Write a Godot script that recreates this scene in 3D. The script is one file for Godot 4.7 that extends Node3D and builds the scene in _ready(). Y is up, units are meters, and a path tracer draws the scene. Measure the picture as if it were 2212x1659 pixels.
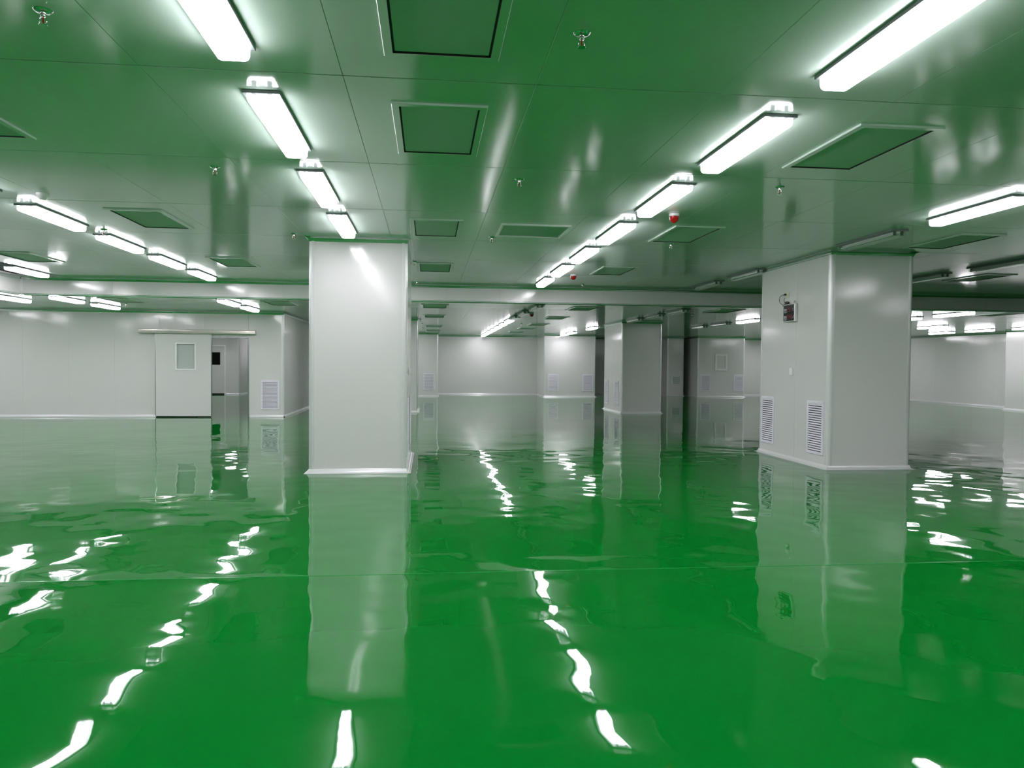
extends Node3D
# Empty clean room: glossy green epoxy floor, white sandwich-panel walls and ceiling, rows of twin-tube lights.
# x right, y up, the camera looks along -z; "d" below is the distance along -z.

const EYE := 1.456      # camera height
const H1 := 3.066       # near ceiling
const H2 := 2.72        # lower ceiling beyond the bulkhead
const STEP := 15.9      # distance of the bulkhead

var mats := {}
var taken := {}

# ------------------------------------------------------------------ naming
func numbered(called: String) -> String:
	if not taken.has(called):
		taken[called] = 0
		return called
	taken[called] += 1
	return "%s_%03d" % [called, taken[called]]

func tag(o: Node3D, label: String, category: String, group := "") -> void:
	o.set_meta("label", label)
	o.set_meta("category", category)
	if group != "":
		o.set_meta("group", group)

func thing(called: String, label: String, category: String, at := Vector3.ZERO, group := "") -> Node3D:
	var o := Node3D.new()
	o.name = numbered(called)
	add_child(o)
	o.position = at
	tag(o, label, category, group)
	return o

func copy(proto: Node3D, label: String, at: Vector3, group := "") -> Node3D:
	var r: Node3D = proto.duplicate()
	r.name = numbered(proto.get_meta("base_name"))
	r.remove_meta("base_name")
	add_child(r)
	r.position = at
	r.set_meta("label", label)
	if group != "":
		r.set_meta("group", group)
	return r

# ------------------------------------------------------------------ mesh helpers
func st_new() -> SurfaceTool:
	var st := SurfaceTool.new()
	st.begin(Mesh.PRIMITIVE_TRIANGLES)
	return st

func tri(st: SurfaceTool, a: Vector3, b: Vector3, c: Vector3, na: Vector3, nb: Vector3, nc: Vector3) -> void:
	var n := (b - a).cross(c - a)
	if n.dot(na + nb + nc) > 0.0:
		var t := b; b = c; c = t
		var tn := nb; nb = nc; nc = tn
	st.set_normal(na); st.add_vertex(a)
	st.set_normal(nb); st.add_vertex(b)
	st.set_normal(nc); st.add_vertex(c)

func quad(st: SurfaceTool, a: Vector3, b: Vector3, c: Vector3, d: Vector3, n: Vector3) -> void:
	tri(st, a, b, c, n, n, n)
	tri(st, a, c, d, n, n, n)

func quadn(st: SurfaceTool, a: Vector3, b: Vector3, c: Vector3, d: Vector3, na: Vector3, nb: Vector3, nc: Vector3, nd: Vector3) -> void:
	tri(st, a, b, c, na, nb, nc)
	tri(st, a, c, d, na, nc, nd)

# box from lo to hi with chamfered edges
func bx(st: SurfaceTool, lo: Vector3, hi: Vector3, bev := 0.0) -> void:
	var c := (lo + hi) * 0.5
	var s := (hi - lo) * 0.5
	bev = minf(bev, minf(s.x, minf(s.y, s.z)) * 0.9)
	for ax in 3:
		var u := (ax + 1) % 3
		var v := (ax + 2) % 3
		for sg in [-1.0, 1.0]:
			var n := Vector3.ZERO
			n[ax] = sg
			var p := []
			for q in [[-1, -1], [1, -1], [1, 1], [-1, 1]]:
				var w := Vector3.ZERO
				w[ax] = s[ax] * sg
				w[u] = (s[u] - bev) * q[0]
				w[v] = (s[v] - bev) * q[1]
				p.append(c + w)
			quad(st, p[0], p[1], p[2], p[3], n)
	if bev <= 0.0:
		return
	for ax in 3:
		var u := (ax + 1) % 3
		var v := (ax + 2) % 3
		for su in [-1.0, 1.0]:
			for sv in [-1.0, 1.0]:
				var n := Vector3.ZERO
				n[u] = su; n[v] = sv
				n = n.normalized()
				var p := []
				for q in [[-1, 0], [1, 0], [1, 1], [-1, 1]]:
					var w := Vector3.ZERO
					w[ax] = (s[ax] - bev) * q[0]
					w[u] = (s[u] - (bev if q[1] == 1 else 0.0)) * su
					w[v] = (s[v] - (bev if q[1] == 0 else 0.0)) * sv
					p.append(c + w)
				quad(st, p[0], p[1], p[2], p[3], n)
	for sx in [-1.0, 1.0]:
		for sy in [-1.0, 1.0]:
			for sz in [-1.0, 1.0]:
				var sg := Vector3(sx, sy, sz)
				var n := sg.normalized()
				tri(st, c + sg * (s - Vector3(0, bev, bev)), c + sg * (s - Vector3(bev, 0, bev)), c + sg * (s - Vector3(bev, bev, 0)), n, n, n)

# profile [offset outward, y] swept round the rectangle x0..x1, z0..z1 with mitred corners
func ring(st: SurfaceTool, x0: float, x1: float, z0: float, z1: float, prof: Array, smooth := true) -> void:
	for i in prof.size() - 1:
		var a: Vector2 = prof[i]
		var b: Vector2 = prof[i + 1]
		var nn := prof_normals(prof) if smooth else []
		var flat := Vector2(b.y - a.y, -(b.x - a.x)).normalized()
		var n0: Vector2 = nn[i] if smooth else flat
		var n1: Vector2 = nn[i + 1] if smooth else flat
		for side in 4:
			var pa := corners(x0, x1, z0, z1, a, side)
			var pb := corners(x0, x1, z0, z1, b, side)
			var o: Vector3 = [Vector3(0, 0, 1), Vector3(1, 0, 0), Vector3(0, 0, -1), Vector3(-1, 0, 0)][side]
			var m0 := o * n0.x + Vector3(0, n0.y, 0)
			var m1 := o * n1.x + Vector3(0, n1.y, 0)
			quadn(st, pa[0], pa[1], pb[1], pb[0], m0, m0, m1, m1)

func corners(x0: float, x1: float, z0: float, z1: float, p: Vector2, side: int) -> Array:
	var o := p.x
	var c := [Vector3(x0 - o, p.y, z1 + o), Vector3(x1 + o, p.y, z1 + o), Vector3(x1 + o, p.y, z0 - o), Vector3(x0 - o, p.y, z0 - o)]
	return [c[side], c[(side + 1) % 4]]

func prof_normals(prof: Array) -> Array:
	var out := []
	for i in prof.size():
		var n := Vector2.ZERO
		if i > 0:
			var d: Vector2 = prof[i] - prof[i - 1]
			n += Vector2(d.y, -d.x).normalized()
		if i < prof.size() - 1:
			var d: Vector2 = prof[i + 1] - prof[i]
			n += Vector2(d.y, -d.x).normalized()
		out.append(n.normalized())
	return out

# profile [outward, y] extruded from a to b (y of the profile is absolute); out = outward direction
func sweep(st: SurfaceTool, a: Vector3, b: Vector3, out: Vector3, prof: Array) -> void:
	var nn := prof_normals(prof)
	for i in prof.size() - 1:
		var p: Vector2 = prof[i]
		var q: Vector2 = prof[i + 1]
		var n0: Vector3 = out * nn[i].x + Vector3(0, nn[i].y, 0)
		var n1: Vector3 = out * nn[i + 1].x + Vector3(0, nn[i + 1].y, 0)
		var o0 := out * p.x + Vector3(0, p.y, 0)
		var o1 := out * q.x + Vector3(0, q.y, 0)
		quadn(st, a + o0, b + o0, b + o1, a + o1, n0, n0, n1, n1)

# [radius, y] turned round the y axis
func lathe(st: SurfaceTool, c: Vector3, prof: Array, seg := 20, smooth := true) -> void:
	var nn := prof_normals(prof)
	for i in prof.size() - 1:
		var p: Vector2 = prof[i]
		var q: Vector2 = prof[i + 1]
		var d := q - p
		var flat := Vector2(d.y, -d.x).normalized()
		for k in seg:
			var a0 := TAU * k / seg
			var a1 := TAU * (k + 1) / seg
			var d0 := Vector3(cos(a0), 0, sin(a0))
			var d1 := Vector3(cos(a1), 0, sin(a1))
			var n0: Vector2 = nn[i] if smooth else flat
			var n1: Vector2 = nn[i + 1] if smooth else flat
			quadn(st, c + d0 * p.x + Vector3(0, p.y, 0), c + d1 * p.x + Vector3(0, p.y, 0), c + d1 * q.x + Vector3(0, q.y, 0), c + d0 * q.x + Vector3(0, q.y, 0),
				d0 * n0.x + Vector3(0, n0.y, 0), d1 * n0.x + Vector3(0, n0.y, 0), d1 * n1.x + Vector3(0, n1.y, 0), d0 * n1.x + Vector3(0, n1.y, 0))

func tube(st: SurfaceTool, pts: Array, r: float, seg := 10, caps := true) -> void:
	var rings := []
	var up := Vector3(0.31, 0.87, 0.38).normalized()
	for i in pts.size():
		var t: Vector3 = (pts[mini(i + 1, pts.size() - 1)] - pts[maxi(i - 1, 0)]).normalized()
		var u := t.cross(up).normalized()
		var v := t.cross(u).normalized()
		up = -v if i == 0 else up
		var rr := []
		for k in seg:
			var a := TAU * k / seg
			rr.append(u * cos(a) + v * sin(a))
		rings.append(rr)
	for i in pts.size() - 1:
		for k in seg:
			var j := (k + 1) % seg
			quadn(st, pts[i] + rings[i][k] * r, pts[i] + rings[i][j] * r, pts[i + 1] + rings[i + 1][j] * r, pts[i + 1] + rings[i + 1][k] * r, rings[i][k], rings[i][j], rings[i + 1][j], rings[i + 1][k])
	if caps:
		for e in [0, pts.size() - 1]:
			var n: Vector3 = (pts[e] - pts[1 if e == 0 else e - 1]).normalized()
			for k in seg:
				tri(st, pts[e], pts[e] + rings[e][k] * r, pts[e] + rings[e][(k + 1) % seg] * r, n, n, n)

func mesh_of(st: SurfaceTool) -> ArrayMesh:
	return st.commit()

func obj(called: String, mesh: Mesh, mat: Material, parent: Node3D = null, at := Vector3.ZERO) -> MeshInstance3D:
	var o := MeshInstance3D.new()
	o.mesh = mesh
	o.material_override = mat
	o.position = at
	if parent == null:
		o.name = numbered(called)
		add_child(o)
	else:
		o.name = called
		parent.add_child(o, true)
	return o

func struct(called: String, mesh: Mesh, mat: Material, label: String, category: String) -> MeshInstance3D:
	var o := obj(called, mesh, mat)
	o.set_meta("kind", "structure")
	tag(o, label, category)
	return o

# ------------------------------------------------------------------ materials
func mat(called: String, color: Color, rough: float, metal := 0.0) -> StandardMaterial3D:
	var m := StandardMaterial3D.new()
	m.resource_name = called
	m.albedo_color = color
	m.roughness = rough
	m.metallic = metal
	mats[called] = m
	return m

func make_materials() -> void:
	var m := mat("wall", Color(0.87, 0.87, 0.865), 0.13)
	m = mat("wall_core", Color(0.35, 0.37, 0.36), 0.8)
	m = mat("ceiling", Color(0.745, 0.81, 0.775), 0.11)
	m = mat("joint", Color(0.16, 0.19, 0.18), 0.7)
	m = mat("aluminium", Color(0.82, 0.85, 0.85), 0.22, 0.95)
	m = mat("profile", Color(0.88, 0.89, 0.89), 0.28, 0.2)
	m = mat("steel", Color(0.88, 0.87, 0.84), 0.10, 0.5)
	m = mat("white_metal", Color(0.97, 0.97, 0.97), 0.35)
	m = mat("lamp_metal", Color(0.45, 0.48, 0.48), 0.4)
	m = mat("white_plastic", Color(0.87, 0.87, 0.88), 0.4)
	m = mat("ivory_plastic", Color(0.86, 0.86, 0.76), 0.35)
	m = mat("black_plastic", Color(0.035, 0.035, 0.04), 0.35)
	m = mat("dark", Color(0.05, 0.055, 0.055), 0.7)
	m = mat("rubber", Color(0.12, 0.12, 0.12), 0.8)
	m = mat("red_plastic", Color(0.62, 0.06, 0.06), 0.25)
	m = mat("chrome", Color(0.85, 0.85, 0.85), 0.12, 1.0)
	m = mat("brass", Color(0.75, 0.55, 0.32), 0.3, 1.0)
	m = mat("grille", Color(0.93, 0.92, 0.96), 0.4)
	m = mat("grille_dark", Color(0.22, 0.22, 0.25), 0.7)
	m = mat("grille_mid", Color(0.55, 0.55, 0.60), 0.7)
	m = mat("filter", Color(0.72, 0.76, 0.75), 0.6)
	m = mat("window_glass", Color(0.74, 0.77, 0.76), 0.08)
	m = mat("dark_glass", Color(0.05, 0.05, 0.05), 0.08)
	m = mat("screen", Color(0.02, 0.02, 0.022), 0.15)
	m = mat("white_ink", Color(0.85, 0.87, 0.9), 0.5)
	m = mat("red_led", Color(0.42, 0.02, 0.06), 0.4)
	m.emission_enabled = true
	m.emission = Color(0.70, 0.02, 0.10)
	m.emission_energy_multiplier = 0.05
	m = mat("tube_on", Color(0.95, 0.95, 0.95), 0.3)
	m.emission_enabled = true
	m.emission = LAMP_COLOR
	m.emission_energy_multiplier = TUBE_GLOW
	m = mat("tube_off", Color(0.88, 0.89, 0.89), 0.15)
	m = mat("cover_on", Color(0.95, 0.97, 0.98), 0.15)
	m.transparency = BaseMaterial3D.TRANSPARENCY_ALPHA
	m.albedo_color.a = 0.45
	m.emission_enabled = true
	m.emission = LAMP_COLOR
	m.emission_energy_multiplier = COVER_GLOW
	m = mat("cover_end", Color(0.85, 0.92, 0.98, 0.30), 0.1)
	m.transparency = BaseMaterial3D.TRANSPARENCY_ALPHA
	m.emission_enabled = true
	m.emission = LAMP_COLOR
	m.emission_energy_multiplier = 0.9
	m = mat("cover_off", Color(0.9, 0.94, 0.94, 0.16), 0.08)
	m.transparency = BaseMaterial3D.TRANSPARENCY_ALPHA
	m = mat("floor", Color(0.0, 0.435, 0.125), 0.02)
	m.metallic_specular = 0.36
	m = mat("floor_joint", Color(0.10, 0.52, 0.24), 0.12)

# ------------------------------------------------------------------ building blocks
const COVE := 0.05

func cove_profile(r: float, y: float, up: float) -> Array:
	# concave quarter round; up = 1 at the floor, -1 at the ceiling; starts on the floor side, ends on the wall
	var out := []
	for k in 7:
		var a := PI * 0.5 * k / 6.0
		out.append(Vector2(r + 0.004 - r * sin(a), y + up * (0.004 + r - r * cos(a))))
	out.push_front(Vector2(r + 0.008, y + up * 0.0005))
	out.append(Vector2(0.0, y + up * (r + 0.008)))
	if up < 0.0:
		out.reverse()
	return out

# A wall of panels. a, b = ends as (x, z), the room lies on the side of "face"; panel joints every pitch metres from "phase".
func wall(called: String, label: String, a: Vector2, b: Vector2, face: Vector3, y0: float, y1: float, phase: float, opening := [], pitch := 1.1, thick := 0.1) -> MeshInstance3D:
	var along := Vector3(b.x - a.x, 0, b.y - a.y)
	var length := along.length()
	along /= length
	var origin := Vector3(a.x, 0, a.y)
	var cuts := [0.0, length]
	var u := fposmod(phase, pitch)
	while u < length:
		if u > 0.06 and u < length - 0.06:
			cuts.append(u)
		u += pitch
	if opening:
		cuts.append_array([opening[0], opening[1]])
	cuts.sort()
	var st := st_new()
	var root := struct(called, null, mats.wall_core, label, "wall")
	var shapes := {}
	for i in cuts.size() - 1:
		var u0: float = cuts[i]
		var u1: float = cuts[i + 1]
		if u1 - u0 < 0.01:
			continue
		var v0 := y0
		if opening and u0 >= opening[0] - 0.001 and u1 <= opening[1] + 0.001:
			v0 = opening[2]
		slab(st, origin, along, face, u0, u1, v0, y1, 0.045, thick, 0.0)
		var key := "%.3f %.3f" % [u1 - u0, v0]
		if not shapes.has(key):
			var ps := st_new()
			slab(ps, Vector3.ZERO, along, face, 0.0005, u1 - u0 - 0.0005, v0, y1, 0.0, 0.046, 0.0015)
			shapes[key] = mesh_of(ps)
		obj("wall_panel", shapes[key], mats.wall, root, origin + along * u0)
	root.mesh = mesh_of(st)
	return root

func slab(st: SurfaceTool, origin: Vector3, along: Vector3, face: Vector3, u0: float, u1: float, y0: float, y1: float, d0: float, d1: float, bev: float) -> void:
	var p := origin + along * u0 - face * d0 + Vector3(0, y0, 0)
	var q := origin + along * u1 - face * d1 + Vector3(0, y1, 0)
	bx(st, p.min(q), p.max(q), bev)

func baseboard(called: String, a: Vector2, b: Vector2, face: Vector3, label: String) -> void:
	var st := st_new()
	sweep(st, Vector3(a.x, 0, a.y), Vector3(b.x, 0, b.y), face, cove_profile(COVE, 0.0, 1.0))
	struct(called, mesh_of(st), mats.profile, label, "baseboard")

func trim(called: String, a: Vector2, b: Vector2, face: Vector3, y: float, label: String) -> void:
	var st := st_new()
	sweep(st, Vector3(a.x, 0, a.y), Vector3(b.x, 0, b.y), face, cove_profile(COVE, y, -1.0))
	struct(called, mesh_of(st), mats.aluminium, label, "trim")

# rounded aluminium corner strip of a column, standing at the corner (x, z) that points to (sx, sz)
func corner_shape(sx: float, sz: float, y0: float, y1: float) -> ArrayMesh:
	var st := st_new()
	var r := 0.045
	var fl := 0.022
	var pr := 0.004
	var pts := [Vector2(-r - fl, 0.0), Vector2(-r - fl, pr), Vector2(-r, pr)]
	for k in 9:
		var a := PI * 0.5 * (1.0 - k / 8.0)
		pts.append(Vector2(-r + (r + pr) * cos(a), -r + (r + pr) * sin(a)))
	pts.append_array([Vector2(pr, -r - fl), Vector2(0.0, -r - fl)])
	for i in pts.size() - 1:
		var p: Vector2 = pts[i]
		var q: Vector2 = pts[i + 1]
		var n0 := corner_normal(pts, i, p, q)
		var n1 := corner_normal(pts, i + 1, p, q)
		quadn(st, Vector3(p.x * sx, y0, p.y * sz), Vector3(q.x * sx, y0, q.y * sz), Vector3(q.x * sx, y1, q.y * sz), Vector3(p.x * sx, y1, p.y * sz),
			Vector3(n0.x * sx, 0, n0.y * sz), Vector3(n1.x * sx, 0, n1.y * sz), Vector3(n1.x * sx, 0, n1.y * sz), Vector3(n0.x * sx, 0, n0.y * sz))
	return mesh_of(st)

func corner_normal(pts: Array, i: int, p: Vector2, q: Vector2) -> Vector2:
	if i > 2 and i < pts.size() - 3:
		return ((pts[i] as Vector2) + Vector2(0.045, 0.045)).normalized()
	var d := q - p
	var n := Vector2(-d.y, d.x).normalized()
	if (i <= 1 and p == pts[0]) or (q == pts[pts.size() - 1]):
		return Vector2(-1, 0) if p == pts[0] else Vector2(0, -1)
	return n if n.dot(Vector2(1, 1)) > 0.0 else -n

# box column clad in white panels: x0..x1, distances d0 (front) .. d1 (back), height
func column(label: String, x0: float, x1: float, d0: float, d1: float, h: float, joint := 0.5) -> Node3D:
	var c := Vector3((x0 + x1) * 0.5, 0, -(d0 + d1) * 0.5)
	var o := thing("column", label, "column", c, "white panel-clad columns")
	var w := (x1 - x0) * 0.5
	var l := (d1 - d0) * 0.5
	var st := st_new()
	bx(st, Vector3(-w + 0.02, 0.0, -l + 0.02), Vector3(w - 0.02, h, l - 0.02))
	obj("core", mesh_of(st), mats.wall_core, o)
	for s in [-1.0, 1.0]:
		st = st_new()
		bx(st, Vector3(-w + 0.03, 0.0, s * l - (0.025 if s > 0 else 0.0)), Vector3(w - 0.03, h, s * l + (0.0 if s > 0 else 0.025)), 0.002)
		obj("end_panel", mesh_of(st), mats.wall, o)
		# the long sides are two panels that meet in a fine joint
		var zj := l - 2.0 * l * joint
		for part in [[-l + 0.03, zj - 0.0015], [zj + 0.0015, l - 0.03]]:
			st = st_new()
			bx(st, Vector3(s * w - (0.025 if s > 0 else 0.0), 0.0, part[0]), Vector3(s * w + (0.0 if s > 0 else 0.025), h, part[1]), 0.002)
			obj("side_panel", mesh_of(st), mats.wall, o)
	for sx in [-1.0, 1.0]:
		for sz in [-1.0, 1.0]:
			obj("corner_profile", corner_shape(sx, sz, 0.03, h - 0.03), mats.profile, o, Vector3(sx * w, 0, sz * l))
	st = st_new()
	ring(st, -w, w, -l, l, cove_profile(COVE, 0.0, 1.0))
	obj("base_cove", mesh_of(st), mats.profile, o)
	st = st_new()
	ring(st, -w, w, -l, l, cove_profile(COVE, h, -1.0))
	obj("ceiling_cove", mesh_of(st), mats.aluminium, o)
	return o

# return air grille in its own axes: lies in the xy plane, faces +z, origin at the lower middle of the back
func grille_proto(w: float, h: float, slats: int, single: bool) -> Node3D:
	var o := Node3D.new()
	var st := st_new()
	var f := 0.045
	bx(st, Vector3(-w / 2, 0, 0.001), Vector3(w / 2, f, 0.014), 0.003)
	bx(st, Vector3(-w / 2, h - f, 0.001), Vector3(w / 2, h, 0.014), 0.003)
	bx(st, Vector3(-w / 2, f - 0.003, 0.001), Vector3(-w / 2 + f, h - f + 0.003, 0.0138), 0.003)
	bx(st, Vector3(w / 2 - f, f - 0.003, 0.001), Vector3(w / 2, h - f + 0.003, 0.0138), 0.003)
	obj("frame", mesh_of(st), mats.grille, o)
	st = st_new()
	bx(st, Vector3(-w / 2 + f, f, 0.0005), Vector3(w / 2 - f, h - f, 0.002))
	obj("backing", mesh_of(st), mats.grille_dark if single else mats.grille_mid, o)
	var ih := h - 2 * f
	var p := ih / slats
	var one := st_new()
	var all := st_new()
	for k in slats:
		var s := all if not single else one
		if single and k > 0:
			break
		var y := f + p * k if not single else 0.0
		# a blade that slopes out and down, with thickness
		var x0 := -w / 2 + f
		var x1 := w / 2 - f
		var a0 := Vector3(0, y + p * 1.0, 0.004)
		var b0 := Vector3(0, y + p * 0.46, 0.0125)
		var b1 := Vector3(0, y + p * 0.36, 0.0115)
		var n := Vector3(0, 0.0085, p * 0.54).normalized()
		quad(s, a0 + Vector3(x0, 0, 0), a0 + Vector3(x1, 0, 0), b0 + Vector3(x1, 0, 0), b0 + Vector3(x0, 0, 0), n)
		quad(s, b0 + Vector3(x0, 0, 0), b0 + Vector3(x1, 0, 0), b1 + Vector3(x1, 0, 0), b1 + Vector3(x0, 0, 0), Vector3(0, -0.5, 0.8).normalized())
		quad(s, a0 + Vector3(x0, -0.002, -0.001), a0 + Vector3(x1, -0.002, -0.001), b1 + Vector3(x1, 0, 0), b1 + Vector3(x0, 0, 0), -n)
	if single:
		var m := mesh_of(one)
		for k in slats:
			obj("slat", m, mats.grille, o, Vector3(0, f + p * k, 0))
	else:
		var sl := obj("slats", mesh_of(all), mats.grille, o)
		sl.set_meta("kind", "stuff")
	o.set_meta("base_name", "return_air_grille")
	o.set_meta("category", "grille")
	return o

# twin-tube fitting; origin on the ceiling at the middle, long side along z
const LAMP_COLOR := Color(1.0, 0.965, 1.0)
const LAMP_L := 1.24
const TUBE_GLOW := 26.0
const COVER_GLOW := 12.0
const LAMP_POWER := 0.33

func lamp_proto(lit: bool) -> Node3D:
	var o := Node3D.new()
	var hl := LAMP_L / 2
	var st := st_new()
	bx(st, Vector3(-0.110, -0.0203, -hl), Vector3(0.110, -0.0005, hl), 0.002)
	obj("housing", mesh_of(st), mats.lamp_metal, o)
	st = st_new()
	# folded reflector tray between the tubes
	for s in [-1.0, 1.0]:
		quad(st, Vector3(s * 0.014, -0.044, -0.585), Vector3(s * 0.014, -0.044, 0.585), Vector3(s * 0.032, -0.0202, 0.585), Vector3(s * 0.032, -0.0202, -0.585), Vector3(s * 0.8, -0.6, 0).normalized())
		tri(st, Vector3(0, -0.0202, s * 0.585), Vector3(-0.032, -0.0202, s * 0.585), Vector3(-0.014, -0.044, s * 0.585), Vector3(0, 0, s), Vector3(0, 0, s), Vector3(0, 0, s))
		tri(st, Vector3(0, -0.0202, s * 0.585), Vector3(0.032, -0.0202, s * 0.585), Vector3(0.014, -0.044, s * 0.585), Vector3(0, 0, s), Vector3(0, 0, s), Vector3(0, 0, s))
		tri(st, Vector3(0, -0.0202, s * 0.585), Vector3(0.014, -0.044, s * 0.585), Vector3(-0.014, -0.044, s * 0.585), Vector3(0, 0, s), Vector3(0, 0, s), Vector3(0, 0, s))
	quad(st, Vector3(-0.014, -0.044, -0.585), Vector3(0.014, -0.044, -0.585), Vector3(0.014, -0.044, 0.585), Vector3(-0.014, -0.044, 0.585), Vector3(0, -1, 0))
	obj("reflector", mesh_of(st), mats.white_metal, o)
	for x in [-0.046, 0.046]:
		st = st_new()
		tube(st, [Vector3(x, -0.05, -0.575), Vector3(x, -0.05, 0.575)], 0.013, 12)
		obj("tube", mesh_of(st), mats.tube_on if lit else mats.tube_off, o)
		for s in [-1.0, 1.0]:
			st = st_new()
			bx(st, Vector3(x - 0.015, -0.066, s * 0.586 - 0.010), Vector3(x + 0.015, -0.0205, s * 0.586 + 0.010), 0.003)
			obj("lamp_holder", mesh_of(st), mats.white_plastic if lit else mats.rubber, o)
	# clear acrylic cover with sloping sides
	st = st_new()
	var prof := [Vector2(-0.084, -0.0205), Vector2(-0.082, -0.058), Vector2(-0.074, -0.073), Vector2(-0.058, -0.080), Vector2(0.058, -0.080), Vector2(0.074, -0.073), Vector2(0.082, -0.058), Vector2(0.084, -0.0205)]
	var ez := hl - 0.012
	for i in prof.size() - 1:
		var p: Vector2 = prof[i]
		var q: Vector2 = prof[i + 1]
		var d := q - p
		var n := Vector3(d.y, -d.x, 0).normalized()
		quad(st, Vector3(p.x, p.y, -ez), Vector3(q.x, q.y, -ez), Vector3(q.x, q.y, ez), Vector3(p.x, p.y, ez), n)
	obj("cover", mesh_of(st), mats.cover_on if lit else mats.cover_off, o)
	for s in [-1.0, 1.0]:
		st = st_new()
		for i in range(1, prof.size() - 1):
			tri(st, Vector3(prof[0].x, prof[0].y, s * ez), Vector3(prof[i].x, prof[i].y, s * ez), Vector3(prof[i + 1].x, prof[i + 1].y, s * ez), Vector3(0, 0, s), Vector3(0, 0, s), Vector3(0, 0, s))
		obj("cover_end", mesh_of(st), mats.cover_end if lit else mats.cover_off, o)
	if lit:
		for x in [-0.046, 0.046]:
			var l := AreaLight3D.new()
			l.name = "tube_light"
			l.area_size = Vector2(0.028, 1.15)
			l.area_normalize_energy = true
			l.light_energy = LAMP_POWER
			l.light_color = LAMP_COLOR
			l.area_range = 40.0
			l.shadow_enabled = true
			l.rotation_degrees.x = -90
			l.position = Vector3(x, -0.082, 0)
			o.add_child(l, true)
	o.set_meta("base_name", "ceiling_light")
	o.set_meta("category", "ceiling light")
	return o

# filter outlet in the ceiling; origin on the ceiling plane at the middle
func vent_proto(w: float, l: float) -> Node3D:
	var o := Node3D.new()
	var st := st_new()
	var f := 0.046
	var t := 0.014
	ring(st, -w / 2, w / 2, -l / 2, l / 2, [Vector2(-f, 0.0), Vector2(-f, -t), Vector2(-0.003, -t), Vector2(0.0, -t + 0.003), Vector2(0.0, 0.0)], false)
	obj("frame", mesh_of(st), mats.ceiling, o)
	# the dark slot between frame and plate
	st = st_new()
	ring(st, -w / 2, w / 2, -l / 2, l / 2, [Vector2(-f - 0.012, -0.0015), Vector2(-f - 0.0005, -0.0015), Vector2(-f - 0.0005, -t + 0.001)], false)
	obj("gasket", mesh_of(st), mats.dark, o)
	st = st_new()
	bx(st, Vector3(-w / 2 + f + 0.011, -0.006, -l / 2 + f + 0.011), Vector3(w / 2 - f - 0.011, -0.0006, l / 2 - f - 0.011), 0.002)
	obj("perforated_plate", mesh_of(st), mats.filter, o)
	o.set_meta("base_name", "ceiling_vent")
	o.set_meta("category", "air vent")
	return o

func sprinkler_proto() -> Node3D:
	var o := Node3D.new()
	var st := st_new()
	lathe(st, Vector3.ZERO, [Vector2(0.012, -0.012), Vector2(0.030, -0.010), Vector2(0.040, -0.004), Vector2(0.042, -0.0005)], 24)
	obj("escutcheon", mesh_of(st), mats.chrome, o)
	st = st_new()
	lathe(st, Vector3.ZERO, [Vector2(0.0, -0.030), Vector2(0.011, -0.030), Vector2(0.012, -0.026), Vector2(0.012, -0.010)], 12)
	for s in [-1.0, 1.0]:
		tube(st, [Vector3(s * 0.010, -0.028, 0), Vector3(s * 0.017, -0.042, 0), Vector3(s * 0.013, -0.058, 0), Vector3(0, -0.066, 0)], 0.0032, 8)
	obj("body", mesh_of(st), mats.chrome, o)
	st = st_new()
	tube(st, [Vector3(0, -0.030, 0), Vector3(0, -0.064, 0)], 0.0035, 8)
	obj("bulb", mesh_of(st), mats.red_plastic, o)
	st = st_new()
	lathe(st, Vector3(0, -0.068, 0), [Vector2(0.0, -0.002), Vector2(0.019, -0.002), Vector2(0.020, 0.0), Vector2(0.019, 0.0015), Vector2(0.0, 0.0015)], 16, false)
	obj("deflector", mesh_of(st), mats.chrome, o)
	o.set_meta("base_name", "sprinkler")
	o.set_meta("category", "sprinkler")
	return o

func detector_proto() -> Node3D:
	var o := Node3D.new()
	var st := st_new()
	lathe(st, Vector3.ZERO, [Vector2(0.0, -0.012), Vector2(0.056, -0.012), Vector2(0.058, -0.009), Vector2(0.058, -0.0005)], 28, false)
	obj("base", mesh_of(st), mats.white_plastic, o)
	st = st_new()
	lathe(st, Vector3.ZERO, [Vector2(0.0, -0.058), Vector2(0.022, -0.058), Vector2(0.030, -0.054), Vector2(0.036, -0.040), Vector2(0.052, -0.030), Vector2(0.054, -0.013)], 28)
	obj("chamber", mesh_of(st), mats.white_plastic, o)
	o.set_meta("base_name", "smoke_detector")
	o.set_meta("category", "smoke detector")
	return o

func alarm_proto() -> Node3D:
	var o := Node3D.new()
	var st := st_new()
	lathe(st, Vector3.ZERO, [Vector2(0.0, -0.026), Vector2(0.052, -0.026), Vector2(0.056, -0.022), Vector2(0.056, -0.0005)], 28, false)
	obj("base", mesh_of(st), mats.white_plastic, o)
	st = st_new()
	lathe(st, Vector3.ZERO, [Vector2(0.0, -0.098), Vector2(0.018, -0.094), Vector2(0.036, -0.080), Vector2(0.048, -0.058), Vector2(0.052, -0.027)], 28)
	obj("dome", mesh_of(st), mats.red_plastic, o)
	o.set_meta("base_name", "alarm_beacon")
	o.set_meta("category", "alarm")
	return o

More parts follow.
